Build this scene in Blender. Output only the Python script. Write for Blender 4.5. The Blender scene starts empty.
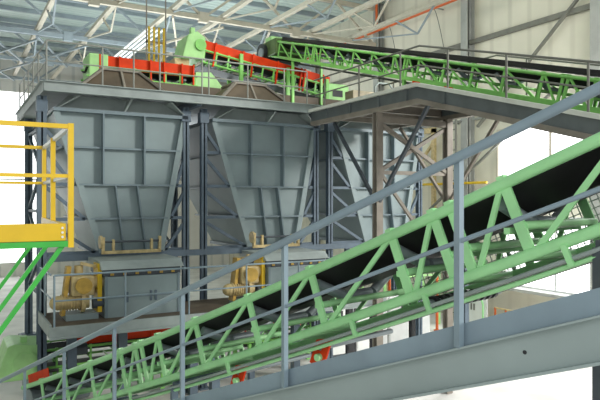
import bpy, math, random
from mathutils import Vector as V
random.seed(4)
col = bpy.context.scene.collection
PI = math.pi

# ------------------------------------------------------------------ materials
def mat(name, c, rough=.5, metal=0., var=.10, scale=3., bump=0., spec=.5, dirt=None):
    m = bpy.data.materials.new(name); m.use_nodes = True
    nt = m.node_tree; b = nt.nodes['Principled BSDF']
    b.inputs['Roughness'].default_value = rough; b.inputs['Metallic'].default_value = metal
    if 'Specular IOR Level' in b.inputs: b.inputs['Specular IOR Level'].default_value = spec
    tc = nt.nodes.new('ShaderNodeTexCoord'); n = nt.nodes.new('ShaderNodeTexNoise')
    n.inputs['Scale'].default_value = scale; n.inputs['Detail'].default_value = 5
    nt.links.new(tc.outputs['Object'], n.inputs['Vector'])
    r = nt.nodes.new('ShaderNodeValToRGB')
    d = dirt or tuple(x*(1-2*var) for x in c)
    r.color_ramp.elements[0].color = (*d, 1); r.color_ramp.elements[0].position = .3
    r.color_ramp.elements[1].color = (*[min(1, x*(1+var)) for x in c], 1); r.color_ramp.elements[1].position = .62
    nt.links.new(n.outputs['Fac'], r.inputs['Fac']); nt.links.new(r.outputs['Color'], b.inputs['Base Color'])
    if bump:
        bp = nt.nodes.new('ShaderNodeBump'); bp.inputs['Strength'].default_value = bump
        nt.links.new(n.outputs['Fac'], bp.inputs['Height']); nt.links.new(bp.outputs['Normal'], b.inputs['Normal'])
    return m

def ribbed(name, c, axis, period, rough=.5, depth=.35, c2=None):
    """sheet cladding: shallow ribs running across `axis`"""
    m = mat(name, c, rough, var=.05, scale=.35)
    nt = m.node_tree; b = nt.nodes['Principled BSDF']
    tc = nt.nodes['Texture Coordinate']; w = nt.nodes.new('ShaderNodeTexWave')
    w.bands_direction = axis; w.inputs['Scale'].default_value = .314/period*1.0; w.inputs['Distortion'].default_value = 0
    nt.links.new(tc.outputs['Object'], w.inputs['Vector'])
    bp = nt.nodes.new('ShaderNodeBump'); bp.inputs['Strength'].default_value = depth; bp.inputs['Distance'].default_value = .06
    nt.links.new(w.outputs['Fac'], bp.inputs['Height']); nt.links.new(bp.outputs['Normal'], b.inputs['Normal'])
    if c2:
        src = b.inputs['Base Color'].links[0].from_socket
        mx = nt.nodes.new('ShaderNodeMix'); mx.data_type = 'RGBA'
        rr = nt.nodes.new('ShaderNodeValToRGB'); rr.color_ramp.elements[0].position = .02; rr.color_ramp.elements[1].position = .2
        nt.links.new(w.outputs['Fac'], rr.inputs['Fac']); nt.links.new(rr.outputs['Color'], mx.inputs['Factor'])
        mx.inputs['A'].default_value = (*c2, 1); nt.links.new(src, mx.inputs['B'])
        nt.links.new(mx.outputs['Result'], b.inputs['Base Color'])
    return m

def glow(name, c, s):
    m = bpy.data.materials.new(name); m.use_nodes = True; nt = m.node_tree
    b = nt.nodes['Principled BSDF']; b.inputs['Base Color'].default_value = (.85, .88, .9, 1); b.inputs['Roughness'].default_value = .3
    b.inputs['Emission Color'].default_value = (*c, 1); b.inputs['Emission Strength'].default_value = s
    return m

HOP  = mat('hopper_paint', (.265, .335, .345), .42, var=.05, scale=1.2)
HOPD = mat('hopper_rib_paint', (.19, .25, .28), .45, var=.05)
STEEL = mat('frame_paint', (.115, .16, .205), .5, var=.08)
DARK = mat('dark_steel', (.07, .085, .10), .5, var=.1)
PLAT = mat('platform_paint', (.34, .39, .38), .5, var=.07)
TRES = mat('trestle_paint', (.27, .24, .20), .5, var=.1)
TRESD = mat('trestle_dark', (.13, .15, .155), .5, var=.08)
FLNG = mat('flange_pale', (.74, .76, .68), .5, var=.04)
RAIL = mat('rail_paint', (.25, .33, .38), .4, var=.05)
RAILT = mat('thin_rail_paint', (.30, .31, .28), .5, var=.05)
WALK = mat('walkway_paint', (.33, .40, .39), .4, var=.05, scale=1.5)
GRN  = mat('conveyor_green', (.42, .84, .40), .35, var=.06, scale=2.5)
GRN2 = mat('upper_green', (.26, .66, .15), .4, var=.08)
GRN3 = mat('hood_green', (.42, .75, .30), .45, var=.06)
GRNB = mat('brace_green', (.05, .45, .06), .4, var=.06)
RED  = mat('skirt_red', (.74, .055, .010), .5, var=.08, spec=.15)
YEL  = mat('platform_yellow', (.76, .50, .015), .4, var=.05)
OCH  = mat('drive_ochre', (.52, .33, .06), .5, var=.12, scale=6)
CREAM = mat('drive_cream', (.60, .47, .23), .5, var=.12, scale=8)
BELT = mat('belt_rubber', (.016, .014, .016), .55, var=.15)
ROLL = mat('roller_paint', (.27, .32, .34), .35, metal=.2, var=.08)
BROWN = mat('lid_rust', (.12, .09, .06), .6, var=.15, scale=2)
WALLM = ribbed('wall_panel', (.76, .73, .60), 'Y', 1.0, .6, .06, (.69, .66, .54))
WALLB = ribbed('wall_panel_back', (.80, .78, .72), 'X', 1.0, .6, .10, (.62, .62, .58))
ROOF = ribbed('roof_sheet', (.56, .66, .61), 'Y', .42, .45, .7, (.43, .53, .50))  # darker bands put the shade of the corrugation into the colour
TRUSS = mat('truss_paint', (.55, .50, .40), .5, var=.06)
TRUSSG = mat('truss_grey', (.30, .35, .38), .5, var=.06)
FLOOR = mat('floor_concrete', (.80, .78, .74), .7, var=.10, scale=.6)
COLM = mat('column_paint', (.40, .41, .38), .5, var=.05)
GIRT = mat('girt_dark', (.20, .20, .17), .55, var=.06)
ORNG = mat('pipe_orange', (.70, .14, .03), .4, var=.06)
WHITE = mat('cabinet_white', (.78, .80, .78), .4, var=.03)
BLACK = mat('cabinet_dark', (.02, .022, .025), .4, var=.05)
CONC = mat('plinth_concrete', (.36, .42, .42), .7, var=.08, scale=4)
MESHM = mat('mesh_wire', (.20, .23, .22), .5, var=.02)
GLASS1 = glow('window_daylight', (1, 1, 1), 3.0)
GLASS2 = glow('far_window_daylight', (.97, .99, 1), 2.0)

# ------------------------------------------------------------------ mesh builder
class MB:
    def __init__(s): s.v, s.f, s.sm = [], [], []
    def add(s, vs, fs, smooth=False):
        o = len(s.v); s.v += [V(x) for x in vs]
        for f in fs: s.f.append([i+o for i in f]); s.sm.append(smooth)
        return s
    def hexa(s, p):     # 8 points: 4 bottom (ccw), 4 top
        return s.add(p, [(3,2,1,0),(4,5,6,7),(0,1,5,4),(1,2,6,5),(2,3,7,6),(3,0,4,7)])
    def box(s, x0, x1, y0, y1, z0, z1):
        return s.hexa([(x0,y0,z0),(x1,y0,z0),(x1,y1,z0),(x0,y1,z0),(x0,y0,z1),(x1,y0,z1),(x1,y1,z1),(x0,y1,z1)])
    def beam(s, p, q, w, h, up=(0,0,1)):    # rectangular bar, w sideways, h along up
        p, q = V(p), V(q); d = (q-p).normalized(); up = V(up)
        if abs(d.dot(up)) > .98: up = V((0,1,0)) if abs(d.y) < .9 else V((1,0,0))
        a = d.cross(up).normalized()*w/2; b = a.cross(d).normalized()*h/2
        return s.hexa([p-a-b, p+a-b, q+a-b, q-a-b, p-a+b, p+a+b, q+a+b, q-a+b])
    def tube(s, p, q, r, n=10, r2=None):
        p, q = V(p), V(q); d = (q-p).normalized(); r2 = r if r2 is None else r2
        u = V((0,0,1)) if abs(d.z) < .9 else V((1,0,0))
        a = d.cross(u).normalized(); b = a.cross(d)
        vs = [p+(a*math.cos(t)+b*math.sin(t))*r for t in [2*PI*i/n for i in range(n)]] + \
             [q+(a*math.cos(t)+b*math.sin(t))*r2 for t in [2*PI*i/n for i in range(n)]]
        s.add(vs, [(i,(i+1)%n,n+(i+1)%n,n+i) for i in range(n)], True)
        return s.add(vs, [tuple(range(n))[::-1], tuple(range(n,2*n))])
    def path(s, pts, r, n=10):
        for a, b in zip(pts, pts[1:]): s.tube(a, b, r, n)
        for p in pts[1:-1]: s.ball(p, r)
        return s
    def ball(s, c, r, n=8, m=5):
        c = V(c); vs = [c+V((0,0,r))]
        for i in range(1, m):
            t = PI*i/m
            vs += [c+V((math.sin(t)*math.cos(2*PI*j/n), math.sin(t)*math.sin(2*PI*j/n), math.cos(t)))*r for j in range(n)]
        vs.append(c-V((0,0,r))); fs = []
        for j in range(n):
            fs.append((0, 1+j, 1+(j+1)%n)); fs.append((len(vs)-1, 1+(m-2)*n+(j+1)%n, 1+(m-2)*n+j))
            for i in range(m-2): fs.append((1+i*n+j, 1+(i+1)*n+j, 1+(i+1)*n+(j+1)%n, 1+i*n+(j+1)%n))
        return s.add(vs, fs, True)
    def prism(s, poly, d):      # flat polygon extruded by vector d
        n = len(poly); d = V(d); vs = [V(p) for p in poly]; vs += [p+d for p in vs]
        return s.add(vs, [tuple(range(n))[::-1], tuple(range(n,2*n))] + [(i,(i+1)%n,n+(i+1)%n,n+i) for i in range(n)])
    def slab(s, quad, t):       # quad thickened along its normal
        q = [V(p) for p in quad]; n = (q[1]-q[0]).cross(q[3]-q[0]).normalized()*t
        return s.hexa(q + [p+n for p in q])
    def sheet(s, rows, t):      # grid of points (rows of equal length), thickened downward
        m = len(rows[0]); k = len(rows); vs = [V(p) for r in rows for p in r]; n = len(vs)
        vs += [p-V((0,0,t)) for p in vs]; fs = []
        for i in range(k-1):
            for j in range(m-1):
                a, b, c, d = i*m+j, i*m+j+1, (i+1)*m+j+1, (i+1)*m+j
                fs += [(a,b,c,d), (n+d,n+c,n+b,n+a)]
        for j in range(m-1): fs += [(j,j+1,n+j+1,n+j), ((k-1)*m+j+1,(k-1)*m+j,n+(k-1)*m+j,n+(k-1)*m+j+1)]
        for i in range(k-1): fs += [((i+1)*m,i*m,n+i*m,n+(i+1)*m), (i*m+m-1,(i+1)*m+m-1,n+(i+1)*m+m-1,n+i*m+m-1)]
        return s.add(vs, fs)
    def build(s, name, m, parent=None, label=None, bevel=0):
        root = parent
        while root is not None and root.parent is not None: root = root.parent
        o0 = root.location if root is not None else V((0,0,0))
        me = bpy.data.meshes.new(name); me.from_pydata([tuple(p-o0) for p in s.v], [], s.f); me.update()
        for p, k in zip(me.polygons, s.sm): p.use_smooth = k
        me.materials.append(m)
        import bmesh
        bm = bmesh.new(); bm.from_mesh(me); bmesh.ops.recalc_face_normals(bm, faces=bm.faces); bm.to_mesh(me); bm.free()
        o = bpy.data.objects.new(name, me); col.objects.link(o)
        if parent is not None: o.parent = parent
        if label: o['label'] = label
        if bevel:
            bv = o.modifiers.new('bevel', 'BEVEL'); bv.width = bevel; bv.segments = 2; bv.limit_method = 'ANGLE'
        return o

def thing(name, label, cat, loc=(0,0,0), group=None):
    o = bpy.data.objects.new(name, None); col.objects.link(o); o.location = loc; o.empty_display_size = .2
    o['label'] = label; o['category'] = cat
    if group: o['group'] = group
    return o
def tag(o, label, cat, group=None):
    # a thing that is one mesh: move its origin to the base of the mesh
    vs = [v.co.copy() for v in o.data.vertices]
    c = V(((min(v.x for v in vs)+max(v.x for v in vs))/2, (min(v.y for v in vs)+max(v.y for v in vs))/2, min(v.z for v in vs)))
    for v in o.data.vertices: v.co -= c
    o.location = c
    o['label'] = label; o['category'] = cat
    if group: o['group'] = group
    return o
def struct(o): o['kind'] = 'structure'; return o
def copy_tree(o, d, label=None, group=None):
    r = o.copy(); col.objects.link(r); r.location = o.location + V(d)
    if label: r['label'] = label
    if group: r['group'] = group
    def kids(a, b):
        for ch in list(a.children):
            c = ch.copy(); col.objects.link(c); c.parent = b; kids(ch, c)
    kids(o, r)
    return r

# ------------------------------------------------------------------ the hall
struct(MB().box(-25, 20.8, -6, 48.2, -.2, 0).build('floor', FLOOR))
roof_z = 16.2
struct(MB().box(-25, 20.8, 8, 48.2, roof_z, roof_z+.12).build('ceiling', ROOF))

def wall_cells(mb, us, zs, holes, f):
    for i in range(len(us)-1):
        for j in range(len(zs)-1):
            uc, zc = (us[i]+us[i+1])/2, (zs[j]+zs[j+1])/2
            if any(h[0] < uc < h[1] and h[2] < zc < h[3] for h in holes): continue
            mb.box(*f(us[i], us[i+1]), zs[j], zs[j+1])
    return mb
hr = [(14.0, 18.6, 5.8, 8.4), (14.0, 18.3, 1.9, 4.7)]
wr = wall_cells(MB(), [10, 14, 18.3, 18.6, 48], [0, 1.9, 4.7, 5.8, 8.4, roof_z], hr, lambda a, b: (20.6, 20.8, a, b))
struct(wr.build('wall_right', WALLM))
struct(MB().box(-12.2, -12, 7, 48, 0, roof_z).build('wall_left_light_block', WALLB))  # unseen wall added to block sky light from the left
hb = [(-9, 5.6, 1.0, 13.2)]
wb = wall_cells(MB(), [-25, -9, 5.6, 20.6], [0, 1.0, 13.2, roof_z], hb, lambda a, b: (a, b, 48.0, 48.2))
struct(wb.build('wall_back', WALLB))
def window(n, pane_box, bars, gm, fm):
    w = struct(MB().box(*pane_box).build('window_%d' % n, gm))
    fr = MB()
    for b in bars: fr.box(*b)
    fr.build('window_frame', fm, w)
def side_bars(y0, y1, z0, z1, ys):
    b = [(20.52, 20.62, y0-.06, y1+.06, z0-.08, z0), (20.52, 20.62, y0-.06, y1+.06, z1, z1+.08), (20.52, 20.62, y0-.08, y0, z0, z1), (20.52, 20.62, y1, y1+.08, z0, z1)]
    return b + [(20.58, 20.66, y-.05, y+.05, z0, z1) for y in ys]
window(1, (20.68, 20.72, 14.0, 18.6, 5.8, 8.4), side_bars(14, 18.6, 5.8, 8.4, [16.0]), GLASS1, TRUSS)
window(2, (20.68, 20.72, 14.0, 18.3, 1.9, 4.7), side_bars(14, 18.3, 1.9, 4.7, [15.75]), GLASS1, WHITE)
window(3, (-9, 5.6, 48.08, 48.12, 1.0, 13.2),
       [(-9, 5.6, 47.95, 48.05, 6.9, 7.0)] + [(x-.05, x+.05, 47.95, 48.05, 1.0, 13.2) for x in (-6, -3, 0, 3)], GLASS2, WHITE)

# wall columns, girts, rods on the right wall
for y, lab in ((13.75, 'grey steel wall column at the right edge of the photo'), (20.2, 'tall grey steel wall column right of the orange pipe end'),
               (26.8, 'grey steel wall column with the red drop pipe on it'), (33.4, 'most distant visible grey wall column, above conveyor head')):
    t = thing('wall_column', lab, 'column', (20.3, y, 0), 'columns along the right wall')
    MB().box(20.36, 20.42, y-.02, y+.02, 0, roof_z).box(20.12, 20.16, y-.2, y+.2, 0, roof_z).box(20.54, 20.58, y-.2, y+.2, 0, roof_z).box(20.16, 20.54, y-.02, y+.02, 0, roof_z).build('shaft', COLM, t)
    MB().box(20.05, 20.6, y-.26, y+.26, 0, .05).build('base_plate', COLM, t)
tag(MB().box(20.4, 20.56, 10.2, 47.8, 12.48, 12.68).build('wall_girt', GIRT), 'dark horizontal girt crossing the cream right wall', 'girt')
tag(MB().box(20.5, 20.58, 10.2, 47.8, 15.0, 15.12).build('wall_girt', COLM), 'pale high girt on the cream wall above orange pipe', 'girt')
tag(MB().box(20.5, 20.58, 10.2, 47.8, 9.05, 9.15).build('wall_girt', COLM), 'pale low girt on the wall above the bright window', 'girt')
tag(MB().beam((20.35, 19.6, 8.7), (20.35, 13.9, 13.55), .12, .1).build('wall_brace', GIRT), 'dark diagonal brace rod on the wall above the upper conveyor', 'brace')
tag(MB().beam((20.07, 22.4, 5.0), (20.07, 15.5, 9.6), .09, .09).build('wall_brace', GIRT), 'thin dark diagonal rod behind the ladder', 'brace')

t = thing('orange_pipe', 'orange pipe running along upper right wall', 'pipe', (20.0, 29, 14.6))
MB().tube((20.0, 19.7, 14.62), (20.0, 46, 14.62), .10).build('pipe_run', ORNG, t)
MB().tube((19.93, 26.45, 14.9), (19.93, 26.45, 16.1), .07).build('drop_pipe', ORNG, t)
mb = MB()
for y in (22, 25, 28, 31, 34): mb.beam((20.0, y, 14.6), (20.58, y, 14.6), .04, .06)
mb.build('bracket', COLM, t)
t = thing('yellow_pipe', 'thin yellow pipe along the lower right wall below the ladder', 'pipe', (20.3, 22, 6.2))
MB().tube((19.96, 18.7, 6.2), (19.96, 26.2, 6.2), .06).build('pipe_run', YEL, t)
mb = MB()
for y in (19.5, 22, 24.5): mb.beam((19.96, y, 6.2), (20.58, y, 6.2), .04, .05)
mb.build('bracket', COLM, t)
for y0, y1, z0, lab in ((25.3, 24.5, 14.5, 'thin wire hanging from the orange pipe near its middle'), (21.9, 21.1, 14.5, 'thin wire hanging from the orange pipe near the tall column')):
    pts = [V((19.9, y0+(y1-y0)*k/6, z0-2.6*(k/6)**1.3)) for k in range(7)]
    tag(MB().path(pts, .018, 5).build('hanging_wire', GIRT), lab, 'wire')

# vertical wall ladder
t = thing('wall_ladder', 'grey vertical ladder fixed to the right wall beside column', 'ladder', (19.78, 20.7, 0))
for y in (20.35, 21.0): MB().box(19.74, 19.82, y-.04, y+.04, 0, 9.4).build('rail', GIRT, t)
for k in range(20): MB().tube((19.78, 20.35, .35+k*.46), (19.78, 21.0, .35+k*.46), .028, 6).build('rung', GIRT, t)
mb = MB()
for z in (3, 6, 9): mb.beam((19.78, 20.35, z), (20.6, 20.35, z), .05, .05).beam((19.78, 21.0, z), (20.6, 21.0, z), .05, .05)
mb.build('bracket', GIRT, t)
# cream pipe gallows beside the ladder
t = thing('cream_frame', 'cream steel frame with a diagonal behind the trestle bracing', 'frame', (20.2, 23.4, 0))
MB().box(20.2, 20.36, 22.25, 22.45, 0, 8.9).build('post', CREAM, t)
MB().box(20.2, 20.36, 22.25, 26.0, 8.7, 8.95).build('top_beam', CREAM, t)
MB().beam((20.28, 22.4, 8.2), (20.28, 25.2, 5.6), .12, .12).build('diagonal', CREAM, t)
MB().box(20.2, 20.36, 25.8, 26.0, 0, 8.7).build('post', CREAM, t)

# ------------------------------------------------------------------ roof steel
def roof_truss(y, lab, m):
    t = thing('roof_truss', lab, 'roof truss', (0, y, 13.9), 'roof trusses across the hall')
    zb, zt = 13.9, 15.85
    x0, x1 = -24.5, 20.1
    MB().box(x0, x1, y-.1, y+.1, zb-.1, zb+.1).build('bottom_chord', m, t)
    MB().box(x0, x1, y-.1, y+.1, zt-.1, zt+.1).build('top_chord', m, t)
    xs = [20.0-2.45*k for k in range(19)]
    for k in range(1, 18):
        x = xs[k]; up = k % 2
        if x < -6: continue
        MB().beam((xs[k-1], y, zb if up else zt), (x, y, zt if up else zb), .11, .11).build('web', m, t)
    for k in range(2, 14, 2):
        MB().box(xs[k]-.22, xs[k]+.22, y-.13, y+.13, zb-.22, zb+.24).build('gusset', m, t)
roof_truss(26.8, 'nearest cream roof truss, chord ending above the conveyor head', TRUSS)
roof_truss(33.4, 'second roof truss back, grey chord crossing the upper left', TRUSSG)
roof_truss(40.0, 'third roof truss, grey chord lower in the upper left corner', TRUSSG)
roof_truss(46.3, 'farthest roof truss, faint grey chord above the back wall', TRUSSG)
words = ['leftmost', 'second', 'third', 'fourth', 'fifth', 'sixth', 'seventh', 'rightmost']
for k, x in enumerate([1.4, 3.85, 6.3, 8.75, 11.2, 13.65, 16.1, 18.55]):
    t = thing('roof_tie', '%s cream tie beam under the roof counted from the left, running front to back' % words[k], 'roof beam', (x, 30, 13.9), 'tie beams running front to back')
    MB().box(x-.11, x+.11, 16.5, 47.9, 14.02, 14.2).build('beam', TRUSS, t)
    for ya, yb in ((20.2, 26.8), (26.8, 33.4), (33.4, 40.0)):
        ym = ya+(yb-ya)*.2
        mb = MB().beam((x, ym+1.6, 14.05), (x, ym, 13.05), .07, .07).beam((x, ym-1.1, 14.05), (x, ym, 13.05), .07, .07).beam((x, yb, 13.95), (x, ym, 13.05), .06, .06)
        mb.build('hanger', TRUSSG if k % 2 else TRUSS, t)
for k, (x, ya, yb, s) in enumerate([(1.4, 33.4, 40, 1), (3.85, 33.4, 40, 1), (3.85, 33.4, 40, -1), (6.3, 33.4, 40, -1), (1.4, 40, 46.3, 1), (3.85, 40, 46.3, -1), (8.75, 26.8, 33.4, 1), (11.2, 26.8, 33.4, -1), (13.65, 26.8, 33.4, 1), (16.1, 26.8, 33.4, -1)]):
    o = MB().beam((x, ya, 13.72-.12*(s < 0)), (x+2.45*s, yb, 13.72-.12*(s < 0)), .09, .09).build('wind_brace', TRUSSG if ya > 30 else TRUSS)
    tag(o, 'diagonal wind brace between the %s roof trusses' % {26.8: 'nearest two', 33.4: 'second and third', 40: 'two farthest'}[ya], 'brace', 'wind braces between roof trusses')
mb = MB()
for k in range(14):
    y = 15.2+k*2.45
    mb.box(-24, 20.1, y-.05, y+.05, 15.95, 16.19)
o = mb.build('trim_1', TRUSSG); struct(o)

# bundle of four pipes under the roof, bending down behind the first conveyor
for k, lab in enumerate(['leftmost', 'second', 'third', 'rightmost']):
    x = 6.86+.2*k
    t = thing('cable_pipe', '%s of the four yellow riser pipes below the roof, counted from left' % lab, 'pipe', (x, 24, 9), 'yellow riser pipes')
    MB().tube((x, 24, 8.9), (x, 24, 12.3), .045).build('riser', YEL, t)
    MB().tube((x, 24, 12.3), (x, 31.5, 12.35), .05).build('level_run', WHITE, t, 'horizontal run of pipe, white for reflected light')  # yellow pipe, its reflected light put into the colour as white
    MB().ball((x, 24, 12.3), .05).build('elbow', YEL, t)
mb = MB()
for z in (10.2, 11.7): mb.box(6.75, 7.57, 24.05, 24.1, z, z+.08)
tag(mb.box(6.76, 6.8, 24.05, 24.11, 0, 14.05).box(7.54, 7.58, 24.05, 24.11, 0, 14.05).build('pipe_rack', TRES), 'thin rack holding the four yellow riser pipes', 'pipe rack')

# ------------------------------------------------------------------ hoppers
FY = 16.7
def make_hopper(cx, lab):
    t = thing('hopper', lab, 'hopper', (cx, 19.4, 4.05), 'storage hoppers')
    T = 7.70; B = 4.05; bk, bb = 22.0, 19.6
    tl, tr, bl, br = cx-1.7, cx+1.7, cx-.57, cx+1.03
    c = [V((bl, FY, B)), V((br, FY, B)), V((br, bb, B)), V((bl, bb, B)), V((tl, FY, T)), V((tr, FY, T)), V((tr, bk, T)), V((tl, bk, T))]
    MB().slab([c[0], c[1], c[5], c[4]], -.02).build('front_panel', HOP, t)
    MB().slab([c[3], c[0], c[4], c[7]], -.02).build('side_panel', HOP, t)
    MB().slab([c[1], c[2], c[6], c[5]], -.02).build('side_panel', HOP, t)
    MB().slab([c[2], c[3], c[7], c[6]], -.02).build('rear_panel', HOP, t)
    zs = [6.8, 5.83, 4.93]
    L = lambda z: bl+(tl-bl)*(z-B)/(T-B)
    Rr = lambda z: br+(tr-br)*(z-B)/(T-B)
    K = lambda z: bb+(bk-bb)*(z-B)/(T-B)
    for z in zs: MB().box(L(z)-.02, Rr(z)+.02, FY-.14, FY, z-.025, z+.025).build('horizontal_rib', HOPD, t)
    for z in zs:
        MB().box(L(z)-.13, L(z), FY, K(z), z-.03, z+.03).build('side_rib', HOPD, t)
        MB().box(Rr(z), Rr(z)+.13, FY, K(z), z-.03, z+.03).build('side_rib', HOPD, t)
    for x in (-.54, .55): MB().box(cx+x-.02, cx+x+.02, FY-.22, FY, 5.85, T).build('stiffener', HOPD, t)
    for x0, x1 in ((-.22, .0), (.36, .60)): MB().beam((cx+x0, FY-.10, 5.81), (cx+x1, FY-.10, B), .035, .20, up=(0, 1, 0)).build('stiffener', HOPD, t)
    for a, b in ((c[0], c[4]), (c[1], c[5])):
        MB().beam(a+V((0, -.07, 0)), b+V((0, -.07, 0)), .16, .14, up=(0, 1, 0)).build('corner_flange', HOP, t)
    MB().box(tl-.08, tr+.08, FY-.2, FY+.02, T, T+.09).box(tl-.08, tl, FY, bk, T, T+.09).box(tr, tr+.08, FY, bk, T, T+.09).build('top_flange', HOPD, t)
    q = [V((tl-.03, FY, T+.09)), V((tr+.03, FY, T+.09)), V((tr-.33, FY+.12, 8.16)), V((tl+.33, FY+.12, 8.16))]
    MB().slab(q, -.03).build('collar', PLAT, t)
    for x0, x1 in ((-1.68, -1.2), (0, .12), (1.68, 1.2)):
        MB().prism([(cx+x0, FY-.17, T+.09), (cx+x0, FY-.02, T+.09), (cx+x1, FY+.12, 8.10), (cx+x1, FY-.45, 8.10)], (.05, 0, 0)).build('gusset', PLAT, t)
    MB().box(bl-.06, br+.06, FY-.1, bb+.05, B-.1, B).build('outlet_flange', HOPD, t)
    return t
h1 = make_hopper(4.05, 'left grey-blue steel hopper beside the yellow platform, fully visible')
h2 = copy_tree(h1, (4.3, 0, 0), 'middle pale grey steel hopper behind the sloping handrail')
h3 = copy_tree(h1, (8.6, 0, 0), 'right pale steel hopper seen through the brown trestle bracing')
# rust coloured charging covers on top of the platform, one over each hopper
def make_cover(cx, lab):
    t = thing('hopper_cover', lab, 'cover', (cx, 18.2, 8.32), 'brown covers on the upper platform')
    b = [(cx-1.35, 17.0, 8.32), (cx+1.35, 17.0, 8.32), (cx+1.35, 19.0, 8.32), (cx-1.35, 19.0, 8.32)]
    u = [(cx-.5, 17.6, 9.08), (cx+.55, 17.6, 9.08), (cx+.55, 18.6, 9.08), (cx-.5, 18.6, 9.08)]
    MB().hexa(b+u).build('cone', BROWN, t)
    for i, j in ((0, 0), (1, 1)):
        MB().beam(V(b[i])+V((0, -.03, .02)), V(u[j])+V((0, -.03, .02)), .1, .06).build('edge_strip', TRES, t)
    MB().beam((cx+.02, 16.98, 8.34), (cx+.02, 17.58, 9.10), .06, .06).build('edge_strip', TRES, t)
    MB().box(cx-.54, cx+.59, 17.55, 18.65, 9.08, 9.14).build('cap', TRES, t)
make_cover(4.2, 'brown tapered cover on the upper platform below the straight red conveyor')
make_cover(8.25, 'brown tapered cover on the upper platform below the sloping red conveyor')

# ------------------------------------------------------------------ hopper support columns and bracing
def column(x, y, lab, z0=0., z1=8.04, braces=(), w=.17, m=STEEL, foot=True, cap=.13):
    t = thing('support_column', lab, 'column', (x, y, z0), 'steel columns carrying the hoppers')
    mb = MB().box(x-w/2, x+w/2, y-w/2, y-w/2+.025, z0, z1).box(x-w/2, x+w/2, y+w/2-.025, y+w/2, z0, z1).box(x-.02, x+.02, y-w/2, y+w/2, z0, z1)
    mb.build('shaft', m, t)
    if foot: MB().box(x-w*.9, x+w*.9, y-w*.9, y+w*.9, z0, z0+.04).build('base_plate', m, t)
    if cap: MB().box(x-cap, x+cap, y-.12, y+.12, z1-.4, z1-.1).build('head_plate', m, t)
    for p, q in braces: MB().beam(p, q, .085, .085).build('brace', m, t)
    return t
def edge_braces(px, c, side, y):
    zs = [7.6, 6.8, 5.83, 4.93, 4.05]
    ex = lambda z: (c+1.03+.67*(z-4.05)/3.8+.12) if side > 0 else (c-.57-1.13*(z-4.05)/3.8-.12)
    out = []
    for a, b in zip(zs, zs[1:]):
        if abs(ex(b)-px) > .12: out.append(((px, y, b), (ex(b), y, b)))
        out.append(((px, y, a-.1), (ex(b), y, b)))
    return out
CY = 16.62
for k, c in enumerate((4.05, 8.35, 12.65)):
    nm = ('left', 'middle', 'right')[k]
    if k: column(c-2.02, CY, 'slim front column with lattice bracing left of the %s hopper' % nm, braces=edge_braces(c-2.02, c, -1, CY))
    column(c+1.74, CY, 'slim front column with lattice bracing right of the %s hopper' % nm, braces=edge_braces(c+1.74, c, 1, CY))
# left flank: three columns on concrete plinths with zigzag bracing between them
zz = [2.7, 3.9, 5.1, 6.3, 7.5]
br1 = [((2.0, 16.55, zz[i]) if i % 2 == 0 else (2.28, 18.9, zz[i]), (2.28, 18.9, zz[i+1]) if i % 2 == 0 else (2.0, 16.55, zz[i+1])) for i in range(4)]
br1 += [((2.0, 16.55, z), (2.28, 18.9, z)) for z in (3.9, 6.3)] + [((2.02, 16.6, 7.3), (2.45, 16.6, 6.8)), ((2.02, 16.6, 6.8), (2.75, 16.6, 5.83)), ((2.02, 16.6, 5.83), (3.05, 16.6, 4.93)), ((2.02, 16.6, 4.93), (3.3, 16.6, 4.05)), ((2.02, 16.6, 4.05), (3.4, 16.6, 4.05)), ((2.02, 16.6, 5.83), (2.75, 16.6, 5.83)), ((2.02, 16.6, 4.93), (3.05, 16.6, 4.93))]
br2 = [((2.28, 18.9, zz[i]) if i % 2 else (2.2, 21.4, zz[i]), (2.2, 21.4, zz[i+1]) if i % 2 else (2.28, 18.9, zz[i+1])) for i in range(4)] + [((2.28, 18.9, z), (2.2, 21.4, z)) for z in (2.7, 5.1, 7.5)]
column(2.0, 16.55, 'near corner column of the left flank beside the yellow post', 0, braces=br1, w=.22)
column(2.28, 18.9, 'middle column of the left flank on a concrete plinth', 1.1, braces=br2, w=.22)
column(2.2, 21.4, 'far corner column of the left flank against the bright window', 1.1, w=.22)
for x, n in ((6.05, 'left and middle hoppers'), (10.35, 'middle and right hoppers'), (14.7, 'right hopper and the wall')):
    br = [((x, 21.6, zz[i]), (x, 18.4, zz[i+1])) for i in range(0, 4, 2)] + [((x, 18.4, zz[i]), (x, 21.6, zz[i+1])) for i in range(1, 4, 2)]
    column(x, 21.6, 'rear column with long diagonals between %s' % n, braces=br)
    column(x, 18.4, 'inner column in shadow between %s' % n)
for y, n in ((18.9, 'nearer'), (21.4, 'farther')):
    t = thing('concrete_plinth', '%s grey concrete plinth under the left flank columns' % n, 'plinth', (2.25, y, 0), 'plinths at the left flank')
    MB().box(1.82, 2.68, y-.5, y+.5, 0, .75).build('footing', CONC, t, bevel=.02)
    MB().box(1.92, 2.58, y-.36, y+.36, .75, 1.1).build('pedestal', CONC, t, bevel=.02)
o = MB().box(2.12, 15.0, 16.72-.28, 16.6-.1, 3.86, 4.03).build('cross_beam', STEEL); tag(o, 'long blue-grey beam across the front below the hopper outlets', 'beam')

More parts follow.
